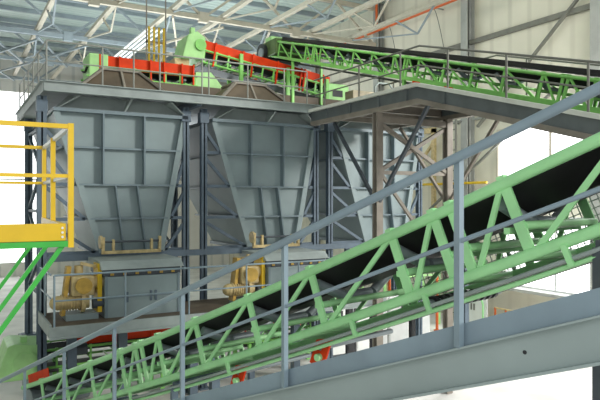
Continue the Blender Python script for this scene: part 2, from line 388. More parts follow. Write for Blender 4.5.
# ------------------------------------------------------------------ upper platform and its railings
t = thing('upper_platform', 'grey steel platform deck running along the hopper tops', 'platform', (8.5, 19.5, 8.1))
MB().box(2.0, 15.1, 16.1, 22.9, 8.26, 8.32).build('deck', PLAT, t)
MB().box(2.0, 15.1, 16.08, 16.14, 8.12, 8.34).box(2.0, 15.1, 16.0, 16.16, 8.34, 8.36).box(2.0, 15.1, 16.0, 16.16, 8.10, 8.13).build('front_beam', PLAT, t)
MB().box(1.98, 2.04, 16.1, 22.9, 8.1, 8.34).box(1.92, 2.04, 16.1, 22.9, 8.34, 8.36).build('side_beam', PLAT, t)
MB().box(2.0, 15.1, 22.86, 22.92, 8.1, 8.34).build('rear_beam', PLAT, t)
for x in (6.05, 10.35, 14.8): MB().box(x-.07, x+.07, 16.2, 22.8, 8.06, 8.26).build('joist', STEEL, t)

def railing(name, lab, runs, posts, H, r=.022, m=RAILT, mids=(.5,), cat='railing', n=8, top_r=None):
    p0 = runs[0][0]; t = thing(name, lab, cat, p0)
    up = V((0, 0, 1))
    for run in runs:
        run = [V(p) for p in run]
        MB().path([p+up*H for p in run], top_r or r, n).build('top_rail', m, t)
        for k in mids: MB().path([p+up*H*k for p in run], r*.8, n).build('mid_rail', m, t)
    for p in posts: MB().tube(V(p)-up*.02, V(p)+up*H, r, n).build('post', m, t)
    return t
fx = [2.06, 3.4, 4.2, 4.9, 6.1, 6.3, 7.5, 8.7, 9.5]
railing('guard_railing', 'thin grey railing along the front edge of the upper platform', [[(2.06, 16.12, 8.36), (9.5, 16.12, 8.36)]], [(x, 16.12, 8.36) for x in fx], 1.0)
railing('guard_railing', 'thin grey railing along the left side of the upper platform', [[(2.06, 16.3, 8.36), (2.06, 22.8, 8.36)]], [(2.06, y, 8.36) for y in (17.7, 18.9, 20.1, 21.3, 22.7)], 1.0)
railing('guard_railing', 'thin grey railing at the back of the upper platform behind the red conveyors', [[(2.3, 22.8, 8.36), (15, 22.8, 8.36)]], [(2.5+1.55*k, 22.8, 8.36) for k in range(9)], 1.0)

# ------------------------------------------------------------------ lower platform
t = thing('lower_platform', 'grey steel service platform below the hoppers carrying the feeders', 'platform', (6, 16, 0))
MB().box(1.95, 11.2, 14.42, 16.4, 2.52, 2.6).build('deck', BROWN, t, 'worn brown chequer deck')
MB().box(1.9, 11.2, 14.36, 14.42, 2.36, 2.61).box(1.9, 11.2, 14.3, 14.42, 2.34, 2.37).build('front_beam', PLAT, t)
MB().box(1.9, 1.95, 14.42, 16.4, 2.36, 2.66).build('side_beam', PLAT, t)
for x, y in ((2.68, 16.32), (3.95, 16.32), (5.9, 14.7), (9.2, 14.7), (5.9, 16.32), (9.2, 16.32)):
    MB().box(x-.11, x+.11, y-.11, y+.11, 0, 2.52).build('leg', STEEL, t)
for x in (4.3, 7.5, 10.6): MB().box(x-.06, x+.06, 14.42, 16.4, 2.34, 2.52).build('joist', STEEL, t)
railing('guard_railing', 'grey railing along the front of the lower platform', [[(2.0, 14.4, 2.61), (11.1, 14.4, 2.61)]], [(2.0+1.555*k, 14.4, 2.61) for k in range(6)], 1.14, m=RAIL, r=.024)
railing('guard_railing', 'short grey railing on the left end of the lower platform', [[(1.95, 14.6, 2.7), (1.95, 16.3, 2.7)]], [(1.95, 15.5, 2.7), (1.95, 16.3, 2.7)], 1.05, m=RAIL, r=.024)

# ------------------------------------------------------------------ feeders, slide gates and drives under the hoppers
def make_feeder(x0, lab):
    t = thing('feeder', lab, 'feeder', (x0+.8, 15.6, 2.6), 'apron feeders on the lower platform')
    MB().box(x0, x0+1.84, 14.9, 16.5, 2.6, 3.58).build('housing', HOP, t, bevel=.015)
    MB().box(x0-.03, x0+1.88, 14.96, 16.45, 3.58, 3.76).build('outlet_gap_shade', DARK, t)  # solid dark block stands in for the shade inside the gap
    for k in range(6): MB().box(x0+.14+k*.3, x0+.22+k*.3, 14.93, 14.97, 3.61, 3.71).build('flight', OCH, t)
    MB().prism([(x0-.1, 14.8, 3.76), (x0-.1, 15.05, 3.95), (x0-.1, 16.6, 3.95), (x0-.1, 16.6, 3.76)], (2.02, 0, 0)).build('hood', PLAT, t, bevel=.01)
    MB().box(x0+.02, x0+1.82, 14.885, 14.9, 3.06, 3.09).build('seam_strip', HOPD, t)
    for x in (.5, 1.08, 1.2): MB().box(x0+x, x0+x+.05, 14.87, 14.9, 2.95, 3.2).build('latch', STEEL, t)
    MB().box(x0+.0, x0+.06, 14.88, 14.9, 2.62, 3.6).box(x0+1.78, x0+1.84, 14.88, 14.9, 2.62, 3.6).build('corner_strip', HOPD, t)
    return t
f1 = make_feeder(3.2, 'grey feeder box under the left hopper, behind the lower railing')
f2 = copy_tree(f1, (4.35, 0, 0), 'feeder box under the middle hopper, partly hidden by the green conveyor')
def make_gate(x0, lab):
    t = thing('slide_gate', lab, 'slide gate', (x0+.7, 16.3, 4.0), 'cream slide gates at the hopper outlets')
    MB().box(x0-.1, x0+1.42, 16.1, 16.2, 4.03, 4.11).build('sill_bar', CREAM, t)
    MB().tube((x0-.05, 16.15, 4.34), (x0+1.4, 16.15, 4.34), .03, 8).build('shaft', DARK, t)
    for x in (.15, 1.15): MB().box(x0+x, x0+x+.06, 16.1, 16.2, 4.11, 4.40).build('bearing', CREAM, t)
    for x in (-.12, 1.36): MB().prism([(x0+x, 16.1, 4.03), (x0+x+.07, 16.1, 4.03), (x0+x+.08, 16.1, 4.46), (x0+x+.02, 16.1, 4.46)], (0, .1, 0)).build('end_bracket', CREAM, t)
    MB().tube((x0-.17, 16.15, 4.34), (x0-.11, 16.15, 4.34), .17, 14).build('hand_wheel', CREAM, t)
    return t
g1 = make_gate(3.5, 'cream slide gate with hand wheel at the left hopper outlet')
g2 = copy_tree(g1, (4.3, 0, 0), 'ochre slide gate at the middle hopper outlet above its feeder')
def make_drive(x0, lab):
    t = thing('gear_drive', lab, 'motor', (x0+0.415, 15.3, 2.6), 'cream gear drives beside the feeders')
    MB().box(x0+0.100, x0+0.830, 15.0, 15.6, 2.6, 2.74).build('base_frame', HOP, t)
    mb = MB().tube((x0-.08, 15.25, 3.0), (x0+0.647, 15.25, 3.0), .17, 16)
    for k in range(7): mb.tube((x0+.02+k*.065, 15.25, 3.0), (x0+.04+k*.065, 15.25, 3.0), .2, 16)
    mb.ball((x0-.08, 15.25, 3.0), .16, 12, 6).build('motor', CREAM, t)
    MB().tube((x0+0.457, 15.25, 3.0), (x0+0.548, 15.25, 3.0), .26, 16).build('flange', CREAM, t)
    MB().box(x0+0.232, x0+0.764, 15.05, 15.6, 3.15, 3.62).build('gearbox', CREAM, t, bevel=.05)
    MB().tube((x0+0.498, 15.04, 3.4), (x0+0.498, 14.96, 3.4), .19, 16).build('bearing_cover', OCH, t)
    MB().tube((x0+0.432, 15.3, 3.62), (x0+0.432, 15.3, 3.86), .1, 12).build('breather', CREAM, t)
    MB().prism([(x0+0.017, 15.15, 2.7), (x0+0.100, 15.15, 2.7), (x0+0.249, 15.15, 3.85), (x0+0.149, 15.15, 3.85)], (0, .3, 0)).build('torque_arm', OCH, t)
    MB().box(x0+0.813, x0+0.913, 15.0, 15.5, 2.75, 3.9).build('side_plate', YEL, t)
    MB().tube((x0+0.714, 15.1, 2.95), (x0+0.979, 15.1, 2.95), .12, 12).build('coupling', DARK, t)
    MB().tube((x0+0.747, 15.2, 3.45), (x0+0.996, 15.2, 3.45), .15, 12).build('output_shaft', CREAM, t)
    MB().beam((x0+0.457, 15.2, 3.92), (x0+0.954, 15.2, 3.78), .1, .07).build('tie_bar', CREAM, t)
    return t
d1 = make_drive(2.24, 'cream gear motor on the lower platform left of the first feeder')
d2 = copy_tree(d1, (4.35, 0, 0), 'dull cream gear motor in shadow left of the second feeder')

# ------------------------------------------------------------------ conveyors
class Path:
    def __init__(s, P0, d, n, zf): s.P0, s.d, s.n, s.zf = V((P0[0], P0[1], 0)), V((d[0], d[1], 0)).normalized(), V((n[0], n[1], 0)).normalized(), zf
    def pt(s, q, l, h):         # q along, l across, h vertical from the top chord line
        z = s.zf(q); sl = (s.zf(q+.05)-s.zf(q-.05))/.1; c = 1/math.sqrt(1+sl*sl)
        up = V((0, 0, c))-s.d*sl*c
        return s.P0+s.d*q+s.n*l+V((0, 0, z))+up*h
def truss_conveyor(t, P, s0, s1, posts, H, W, rc, wp, wd, gm, idlers, trough, br=.07, belt_ext=(0, 0), ret=True, cross=True, step=1.0, rm=ROLL, pn=10, dbl=.13):
    n = max(2, int((s1-s0)/step)+1); ss = [s0+(s1-s0)*k/(n-1) for k in range(n)]
    for l in (0, W):
        MB().path([P.pt(s, l, 0) for s in ss], rc, pn).build('top_chord', gm, t)
        MB().path([P.pt(s, l, -H) for s in ss], rc, pn).build('bottom_chord', gm, t)
        for k, s in enumerate(posts):
            MB().beam(P.pt(s, l, -.02), P.pt(s, l, -H), .03, wp, up=P.pt(s+.1, l, 0)-P.pt(s, l, 0)).build('post', gm, t)
            if k and s-posts[k-1] > dbl:
                MB().beam(P.pt(s-.05, l, -.03), P.pt(posts[k-1]+.06, l, -H+.02), .03, wd, up=P.n.cross(V((0, 0, 1)))).build('diagonal', gm, t)
    if cross:
        for k, s in enumerate(posts):
            MB().tube(P.pt(s+.03, 0, -H*.62), P.pt(s+.03, W, -H*.62), rc*.75, 8).build('cross_tube', gm, t)
            if k % 2 == 0: MB().tube(P.pt(s+.3, 0, -H+.02), P.pt(s+.3, W, -H+.02), rc*.7, 8).build('cross_tube', gm, t)
    for s in posts[::1]:
        if dbl > .1: MB().beam(P.pt(s-.035, 0, rc*.9), P.pt(s+.035, 0, rc*.9), rc*1.6, rc*.9).build('chord_clamp', gm, t)
    a, w = trough         # wing drop, wing run
    prof = [(.07, -.03), (.07+w*.5, -.03-a*.5), (.07+w, -.03-a), (W-.07-w, -.03-a), (W-.07-w*.5, -.03-a*.5), (W-.07, -.03)]
    bs = [s0+belt_ext[0]+(s1-s0+belt_ext[1]-belt_ext[0])*k/(n-1) for k in range(n)]
    MB().sheet([[P.pt(s, l, h) for l, h in prof] for s in bs], .018).build('carry_belt', BELT, t)
    if ret: MB().sheet([[P.pt(s, l, -H-rc-.075) for l in (.02, W*.5, W-.05)] for s in bs], .02).build('return_belt', BELT, t)
    for s in idlers:
        i = MB().beam(P.pt(s, 0, -a-br*2-.08), P.pt(s, W, -a-br*2-.08), .06, .06).build('idler', gm, t)
        g = br+.03
        for p, q in (((.1, -.05), (.07+w-.04, -.05-a)), ((.07+w+.02, -.05-a), (W-.07-w-.02, -.05-a)), ((W-.07-w+.04, -.05-a), (W-.1, -.05))):
            MB().tube(P.pt(s, p[0], p[1]-g), P.pt(s, q[0], q[1]-g), br, 12).build('roller', rm, i)

# --- main green conveyor in the foreground
zf = lambda s: 4.465+.395*s+.003*s*s
PF = Path((3.754, 6.542), (.2368, -.9715), (.9715, .2368), zf)
t = thing('belt_conveyor', 'long light green truss conveyor rising across the foreground to the right', 'conveyor', (2.2, 12.5, 0))
off = [0, .2, .76, 1.84, 3.12, 4.32, 5.55]
posts = sorted([b+o for b in (-10.21, -4.13, 1.95) for o in off if -9.2 < b+o < 4.9])
idl = [-8.4+1.22*k for k in range(11)]
truss_conveyor(t, PF, -9.5, 4.6, posts, .68, 1.6, .055, .10, .052, GRN, idl, (.2, .5), br=.065, dbl=.25)
MB().path([PF.pt(s, -.02, -.83) for s in (-9, -6, -3, 0, 2.5, 4.6)], .02, 8).build('cable_conduit', PLAT, t, 'grey cable pipe below the truss')
MB().path([PF.pt(s, .0, -.88) for s in (-9, -6, -3, 0, 2.5, 4.6)], .025, 4).build('side_angle', GRN, t)
for s in (-7.5, -4.5, -1.7, .62, 1.6, 3.0):
    MB().beam(PF.pt(s, -.04, -.70), PF.pt(s, -.04, -.89), .04, .05).build('hanger', GRN, t)
for s in (-1.72, -.1):
    p = PF.pt(s, .1, -.78)
    b = MB().prism([p+V((0, 0, 0)), p-PF.d*.12+V((0, 0, -.30)), p+PF.d*.10+V((0, 0, -.34)), p+PF.d*.26+V((0, 0, .06))], PF.n*.03).build('return_bracket', RED, t, 'red return roller bracket')
    MB().tube(p-PF.n*.06+V((0, 0, -.2))+PF.d*.06, p+PF.n*.03+V((0, 0, -.2))+PF.d*.06, .045, 10).build('bearing', GRN, b)
    MB().tube(p+V((0, 0, -.09))+PF.d*.06, p+PF.n*1.4+V((0, 0, -.09))+PF.d*.06, .035, 10).build('roller', ROLL, b)
# return roller with rubber rings
rr = MB().tube(PF.pt(1.55, .05, -.80), PF.pt(1.55, 1.5, -.80), .045, 10).build('return_roller', ROLL, t)
for k in range(10):
    l = .12+k*.13
    MB().tube(PF.pt(1.55, l, -.80), PF.pt(1.55, l+.06, -.80), .075, 12).build('rubber_ring', BLACK, rr)
# wire guard on the far side
mb = MB()
L0, L1, hz0, hz1 = .2, 4.6, -.76, -.02
for k in range(int((L1-L0)/.075)):
    s = L0+k*.075
    mb.beam(PF.pt(s, 1.72, hz0), PF.pt(s, 1.72, hz1), .010, .010)
for k in range(10):
    h = hz0+k*.081
    mb.beam(PF.pt(L0, 1.72, h), PF.pt((L0+L1)/2, 1.72, h), .010, .010).beam(PF.pt((L0+L1)/2, 1.72, h), PF.pt(L1, 1.72, h), .010, .010)
mg = mb.build('mesh_guard', MESHM, t, 'wire mesh guard along the far side')
for s in (.2, 1.7, 3.2, 4.6): MB().beam(PF.pt(s, 1.72, hz0), PF.pt(s, 1.72, 0), .04, .04).build('guard_post', MESHM, t)
# red loading skirt at the low tail end
for l in (.12, 1.48): MB().slab([PF.pt(-9.4, l, .0), PF.pt(-8.2, l, .0), PF.pt(-8.2, l, .26), PF.pt(-9.4, l, .26)], .02).build('loading_skirt', RED, t, 'red loading skirt')
MB().tube(PF.pt(-9.5, .1, -.3), PF.pt(-9.5, 1.5, -.3), .25, 16).build('tail_drum', ROLL, t)
for s, n_ in ((3.24, 'support_leg'), (-3.2, 'support_leg'), (-7.2, 'support_leg')):
    for l in (.02, 1.58):
        p = PF.pt(s, l, -.82); MB().box(p.x-.05, p.x+.05, p.y-.05, p.y+.05, 0, p.z).build(n_, DARK if s > 0 else STEEL, t)
    p = PF.pt(s, .02, -.82); q = PF.pt(s, 1.58, -.82); MB().beam(p, q, .1, .12).build('leg_beam', DARK if s > 0 else STEEL, t)

# --- inclined walkway with handrail in the nearest foreground
PW = Path((2.252, 3.9245), (.2368, -.9715), (.9715, .2368), lambda s: 4.04+.377*s)
def W(s, l, dz): return PW.P0+PW.d*s+PW.n*l+V((0, 0, PW.zf(s)+dz))
t = thing('inclined_walkway', 'grey sloping walkway beam with kick plate in the nearest foreground', 'walkway', (1.6, 6.5, 0))
S0, S1 = -9.2, 3.6
def strip(name, l0, l1, h0, h1, m, lab=None, s0=S0, s1=S1):
    MB().hexa([W(s0, l0, h0), W(s1, l0, h0), W(s1, l1, h0), W(s0, l1, h0), W(s0, l0, h1), W(s1, l0, h1), W(s1, l1, h1), W(s0, l1, h1)]).build(name, m, t, lab)
strip('stringer_web', .05, .065, -.23, 0, WALK)
strip('stringer_flange', 0, .08, -.012, .0, WALK)
strip('stringer_flange', -.01, .08, -.245, -.228, WALK)
strip('kick_plate', .055, .07, .0, .135, RAIL, 'blue-grey kick plate above the beam')
strip('far_stringer', .52, .55, -.24, -.08, WALK)
for k in range(48):
    s = S0+.2+k*.265
    a, b = W(s, .08, -.12), W(s, .53, -.12)
    MB().hexa([a-PW.d*.11-V((0,0,.02)), a+PW.d*.11-V((0,0,.02)), b+PW.d*.11-V((0,0,.02)), b-PW.d*.11-V((0,0,.02)), a-PW.d*.11, a+PW.d*.11, b+PW.d*.11, b-PW.d*.11]).build('tread', DARK, t)
MB().tube(W(2.05-.33, .048, -.11), W(2.05-.33, .052, -.11), .012, 8).build('bolt_hole', BLACK, t)
for s in (-8.9, 3.4):
    p = W(s, .3, -.24); MB().box(p.x-.08, p.x+.08, p.y-.08, p.y+.08, 0, p.z).build('support_post', STEEL, t)
    MB().beam(W(s, 0, -.27), W(s, .65, -.27), .1, .06).build('support_beam', STEEL, t)
t = thing('walkway_handrail', 'blue-grey pipe handrail of the sloping walkway crossing the whole picture', 'handrail', tuple(W(-3, 0, 0)))
MB().tube(W(S0, -.005, 1.11), W(S1, -.005, 1.11), .030, 12).build('top_rail', RAIL, t)
MB().tube(W(S0, .02, .62), W(S1, .02, .62), .014, 10).build('mid_rail', RAIL, t)
for s in (-8.2, -7.0, -5.7, -4.33, -2.98, -1.62, -.19, 1.33, 2.9):
    p, q = W(s, .02, .0), W(s, .02, 1.1)
    MB().beam(p, q, .036, .045, up=(0, 1, 0)).build('post', RAIL, t)

# --- collecting conveyor below the lower platform
PD = Path((11.2, 16.85), (-1, 0), (0, 1), lambda s: 1.55)
t = thing('belt_conveyor', 'low green conveyor with red skirt boards under the lower platform', 'conveyor', (8, 17.3, 0))
truss_conveyor(t, PD, 0, 9.2, [.3+.85*k for k in range(11)], .45, 1.1, .035, .05, .035, GRN2, [.8+1.6*k for k in range(6)], (.12, .3), br=.05, step=6, pn=8, dbl=2)
for l in (.1, 1.0): MB().slab([PD.pt(.5, l, .04), PD.pt(8.4, l, .04), PD.pt(8.4, l, .36), PD.pt(.5, l, .36)], .02).build('skirt_board', RED, t, 'red skirt board')
for k in range(9): MB().beam(PD.pt(.6+.95*k, -.02, .38), PD.pt(.6+.95*k, -.02, -.1), .06, .05, up=(1, 0, 0)).build('skirt_strap', RED, t)
for k in range(4):
    for l in (0, 1.1): p = PD.pt(.6+2.7*k, l, -.5); MB().box(p.x-.05, p.x+.05, p.y-.05, p.y+.05, 0, p.z).build('support_leg', GRN2, t)
MB().tube(PD.pt(9.2, .1, -.2), PD.pt(9.2, 1.0, -.2), .22, 14).build('head_drum', DARK, t)
MB().prism([(.95, 16.55, .95), (2.0, 16.55, .95), (2.1, 16.55, 1.75), (1.35, 16.55, 1.86), (1.22, 16.55, 1.8)], (0, 1.3, 0)).build('head_hood', GRN3, t, 'pale green head hood', bevel=.03)
hd = MB().prism([(1.28, 16.52, 1.02), (1.9, 16.52, 1.02), (1.9, 16.52, 1.5), (1.8, 16.52, 1.62), (1.5, 16.52, 1.62), (1.36, 16.52, 1.5)], (0, .03, 0)).build('inspection_door', GRN3, t, bevel=.02)
MB().tube(PD.pt(8.6, -.25, .0), PD.pt(8.1, -.25, .0), .15, 12).build('drive_motor', DARK, t)
MB().box(1.55, 1.7, 16.9, 17.1, 1.8, 1.96).build('hood_lug', GRN3, t)

# --- conveyors on the upper platform
PA = Path((7.25, 19.6), (-1, 0), (0, 1), lambda s: 9.6)
t = thing('belt_conveyor', 'straight red-sided conveyor on the upper platform above the left hopper', 'conveyor', (5.3, 20, 8.32))
truss_conveyor(t, PA, 0, 3.6, [.1+.5*k for k in range(7)], .32, .9, .035, .06, .035, GRN2, [.4+.8*k for k in range(4)], (.1, .25), br=.05, step=4, pn=8, dbl=2)
for l in (.04, .84): MB().slab([PA.pt(.1, l, .04), PA.pt(3.3, l, .04), PA.pt(3.3, l, .36), PA.pt(.1, l, .36)], .02).build('skirt_board', RED, t, 'bright red skirt board')
for s in (.15, .55, 1.15, 1.6, 2.6, 3.2): MB().beam(PA.pt(s, -.03, .37), PA.pt(s, -.03, -.3), .07, .05, up=(1, 0, 0)).build('skirt_strap', RED, t)
MB().box(3.72, 4.3, 19.55, 20.55, 9.22, 9.98).build('tail_guard', GRN3, t, 'pale green tail guard', bevel=.03)
MB().prism([(7.2, 19.62, 9.75), (7.75, 19.62, 9.8), (8.3, 19.62, 9.2), (8.1, 19.62, 9.05), (7.2, 19.62, 9.25)], (0, .8, 0)).build('discharge_chute', GRN3, t, 'pale green discharge chute')
for s in (.3, 1.5, 2.7, 3.3):
    for l in (0, .9): p = PA.pt(s, l, -.34); MB().box(p.x-.05, p.x+.05, p.y-.05, p.y+.05, 8.32, p.z).build('support_leg', GRN2, t)
tag(MB().box(4.9, 13.2, 19.2, 19.5, 8.9, 9.2).box(5.0, 5.1, 19.3, 19.4, 8.32, 8.9).box(9, 9.1, 19.3, 19.4, 8.32, 8.9).box(13, 13.1, 19.3, 19.4, 8.32, 8.9).build('base_beam', BROWN), 'long brown beam on stub legs below the two red conveyors', 'beam')

zB = lambda s: 9.86+.148*s
PB = Path((12.75, 19.95), (-1, 0), (0, 1), zB)
t = thing('belt_conveyor', 'sloping red-sided conveyor with green head hood above the middle hopper', 'conveyor', (10, 20.5, 8.32))
truss_conveyor(t, PB, 0, 5.2, [.15+.45*k for k in range(12)], .42, .9, .04, .06, .035, GRN2, [.5+.9*k for k in range(5)], (.1, .25), br=.05, step=6, pn=8, dbl=2)
for l in (.02, .86): MB().slab([PB.pt(.0, l, .04), PB.pt(5.2, l, .04), PB.pt(5.2, l, .35), PB.pt(.0, l, .35)], .02).build('skirt_board', RED, t, 'bright red skirt board')
for s in (.35, 1.15, 1.3, 2.3, 3.3, 3.7, 4.75): MB().beam(PB.pt(s, -.04, .35), PB.pt(s, -.04, -.5), .08, .05, up=(1, 0, 0)).build('skirt_strap', RED, t)
MB().prism([(6.80, 19.85, 10.22), (7.6, 19.85, 10.28), (7.65, 19.85, 11.02), (7.35, 19.85, 11.22), (7.02, 19.85, 11.06)], (0, 1.15, 0)).build('head_hood', GRN3, t, 'pale green head hood', bevel=.03)
MB().tube((7.45, 19.84, 10.75), (7.45, 19.78, 10.75), .2, 14).build('hood_bearing', GRN2, t)
MB().box(7.25, 7.39, 20.2, 20.4, 11.2, 11.42).build('hood_lug', GRN3, t)
MB().box(6.6, 7.1, 20.0, 20.8, 10.0, 10.25).build('discharge_spout', CREAM, t)
MB().box(12.6, 13.6, 19.85, 20.9, 9.2, 9.95).build('tail_guard', GRN3, t, 'light green tail box', bevel=.03)
MB().box(12.85, 13.3, 19.83, 19.86, 9.45, 9.7).build('tail_slot', BLACK, t)
for s in (.2, 1.9, 3.8):
    for l in (-.1, .98): p = PB.pt(s, l, .2); MB().box(p.x-.06, p.x+.06, p.y-.06, p.y+.06, 8.32, p.z).build('support_leg', GRN2, t)

# --- inclined feed conveyor coming up from the right
zC = lambda s: 7.68+.283*(s-7.2)
PC = Path((10.7, 0), (0, 1), (1, 0), zC)
t = thing('belt_conveyor', 'green truss feed conveyor descending to the right below the cream wall', 'conveyor', (11.3, 12, 8))
offs = [0, .12, .6, 1.6, 2.55, 3.5, 4.45]
pc = sorted([b+o for b in (2.83, 7.88, 12.78, 17.6) for o in offs if 4.6 < b+o < 20.6])
truss_conveyor(t, PC, 4.4, 20.9, pc, .56, 1.2, .04, .07, .045, GRN2, [5+1.2*k for k in range(14)], (.16, .36), br=.055, step=6, pn=8, dbl=.14)
MB().slab([PC.pt(4.6, -.05, -.6), PC.pt(20, -.05, -.6), PC.pt(20, .0, -.6), PC.pt(4.6, .0, -.6)], -.1).build('side_angle', GRN2, t)
MB().box(10.6, 12.0, 20.3, 21.5, 10.95, 11.55).build('head_hood', mat('hood_dark_green', (.10, .17, .05), .6), t, 'dark green head hood', bevel=.04)
MB().tube((10.45, 21.3, 11.15), (12.1, 21.3, 11.15), .34, 16).build('head_drum', BLACK, t)
MB().tube((10.4, 21.2, 11.1), (10.58, 21.2, 11.1), .2, 14).build('drive_hub', ROLL, t)
MB().box(10.72, 11.2, 20.9, 21.4, 11.5, 11.75).build('hood_cap', GRN3, t)
MB().hexa([PC.pt(4.6, .1, .09), PC.pt(20.2, .1, .09), PC.pt(20.2, 1.1, .09), PC.pt(4.6, 1.1, .09), PC.pt(4.6, .1, .2), PC.pt(20.2, .1, .2), PC.pt(20.2, 1.1, .2), PC.pt(4.6, 1.1, .2)]).build('belt_cover', BELT, t, 'black cover over the belt')
for s in (10.9, 12.1): MB().prism([PC.pt(s, -.06, -.58), PC.pt(s+.3, -.06, -.58), PC.pt(s+.26, -.06, -.78), PC.pt(s+.05, -.06, -.8)], (.04, 0, 0)).build('return_bracket', RED, t, 'red return roller bracket')
for s in (6, 12.8, 19):
    for l in (.0, 1.2):
        p = PC.pt(s, l, -.6); MB().box(p.x-.04, p.x+.04, p.y-.04, p.y+.04, 8.33 if s > 16 else (8.1 if s > 11.1 else p.z-.35), p.z).build('foot', GRN2, t)

# walkway / trestle that carries it
zP = lambda y: 8.1 if y > 11.1 else 8.1-.283*(11.1-y)
t = thing('conveyor_trestle', 'grey-brown trestle and gangway carrying the upper green feed conveyor', 'trestle', (11, 12.5, 0))
for x in (9.6, 12.25):
    for ya, yb in ((16.0, 11.1), (11.1, 4.0)):
        def q(y, dx, dz): return V((x+dx, y, zP(y)+dz))
        MB().hexa([q(ya, -.03, -.3), q(yb, -.03, -.3), q(yb, .03, -.3), q(ya, .03, -.3), q(ya, -.03, 0), q(yb, -.03, 0), q(yb, .03, 0), q(ya, .03, 0)]).build('side_beam', TRESD, t)
        MB().hexa([q(ya, -.05, -.40), q(yb, -.05, -.40), q(yb, .12, -.40), q(ya, .12, -.40), q(ya, -.05, -.28), q(yb, -.05, -.28), q(yb, .12, -.28), q(ya, .12, -.28)]).build('lower_flange', TRES, t)
        MB().hexa([q(ya, -.12, 0), q(yb, -.12, 0), q(yb, .1, 0), q(ya, .1, 0), q(ya, -.12, .09), q(yb, -.12, .09), q(yb, .1, .09), q(ya, .1, .09)]).build('upper_flange', FLNG, t)
for ya, yb in ((16.0, 11.1), (11.1, 4.0)):
    MB().hexa([V((9.63, ya, zP(ya)-.06)), V((9.63, yb, zP(yb)-.06)), V((12.22, yb, zP(yb)-.06)), V((12.22, ya, zP(ya)-.06)), V((9.63, ya, zP(ya)-.02)), V((9.63, yb, zP(yb)-.02)), V((12.22, yb, zP(yb)-.02)), V((12.22, ya, zP(ya)-.02))]).build('deck', DARK, t)
for y in (15.2, 14.2, 13.2, 12.0, 10.6, 9.2, 7.8, 6.4, 5.0):
    MB().box(9.63, 12.22, y-.06, y+.06, zP(y)-.3, zP(y)-.07).build('cross_beam', TRES, t)
for y in (15.1, 13.9, 12.6, 11.5, 10.2): MB().beam((9.55, y, zP(y)-.28), (9.55, y, zP(y)), .04, .08, up=(0, 1, 0)).build('web_stiffener', TRESD, t)
for x in (9.7, 12.15):
    MB().box(x-.1, x+.1, 12.72, 12.76, 0, 7.7).box(x-.1, x+.1, 12.88, 12.92, 0, 7.7).box(x-.02, x+.02, 12.76, 12.88, 0, 7.7).build('leg', TRES, t)
    for ye, z0 in ((10.85, 7.7), (14.9, 7.7)):
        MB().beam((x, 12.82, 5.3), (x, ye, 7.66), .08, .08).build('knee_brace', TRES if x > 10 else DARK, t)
MB().box(9.7, 12.15, 12.76, 12.88, 7.45, 7.62).build('bent_beam', TRES, t)
MB().box(9.8, 12.05, 12.78, 12.86, 6.1, 6.2).build('bent_beam', TRES, t)
MB().beam((9.8, 12.8, 7.4), (12.05, 12.8, 6.2), .1, .1).build('cross_brace', TRES, t)
MB().beam((9.8, 12.86, 6.2), (12.05, 12.86, 7.4), .1, .1).build('cross_brace', TRES, t)
MB().box(9.8, 12.05, 12.78, 12.86, 3.4, 3.5).build('bent_beam', TRES, t)
MB().beam((9.8, 12.8, 6.1), (12.05, 12.8, 3.5), .08, .08).build('cross_brace', TRES, t)
MB().box(9.5, 9.9, 4.3, 4.5, 0, 5.7).box(12.0, 12.3, 4.3, 4.5, 0, 5.7).build('end_leg', TRES, t)
def rp(y): return V((9.62, y, zP(y)+.05))
railing('gangway_railing', 'thin dark railing on the trestle gangway in front of the upper conveyor', [[rp(15.9), rp(11.1), rp(4.2)]], [rp(y) for y in (15.3, 13.55, 11.8, 10.15, 8.5, 6.7, 5.0)], .92, r=.024, m=GIRT)
railing('gangway_railing', 'dark railing on the far side of the trestle gangway', [[V((12.2, y, zP(y)+.05)) for y in (15.9, 11.1, 4.2)]], [V((12.2, y, zP(y)+.05)) for y in (15.3, 13.55, 11.8, 10.15, 8.5, 6.7, 5.0)], 1.0, r=.024, m=GIRT, mids=())
# beige cabinet and hoop on the upper platform end
t = thing('junction_cabinet', 'beige junction cabinet on the upper platform behind the gangway', 'cabinet', (12.7, 17.6, 8.32))
MB().box(12.1, 13.5, 17.4, 17.9, 8.5, 9.25).build('body', mat('cabinet_beige', (.45, .38, .25), .5), t, bevel=.02)
MB().box(12.15, 12.25, 17.5, 17.8, 8.32, 8.5).box(13.35, 13.45, 17.5, 17.8, 8.32, 8.5).build('foot', TRES, t)
MB().box(12.8, 12.84, 17.37, 17.4, 8.75, 9.0).build('handle', DARK, t)
t = thing('pipe_hoop', 'bent pale hoop rail beside the beige junction cabinet', 'railing', (13.0, 16.8, 8.36))
MB().path([V((12.6, 16.8, 8.36)), V((12.6, 16.8, 9.3)), V((12.75, 16.8, 9.45)), V((13.2, 16.8, 9.45)), V((13.35, 16.8, 9.3)), V((13.35, 16.8, 8.36))], .03).build('hoop', PLAT, t)

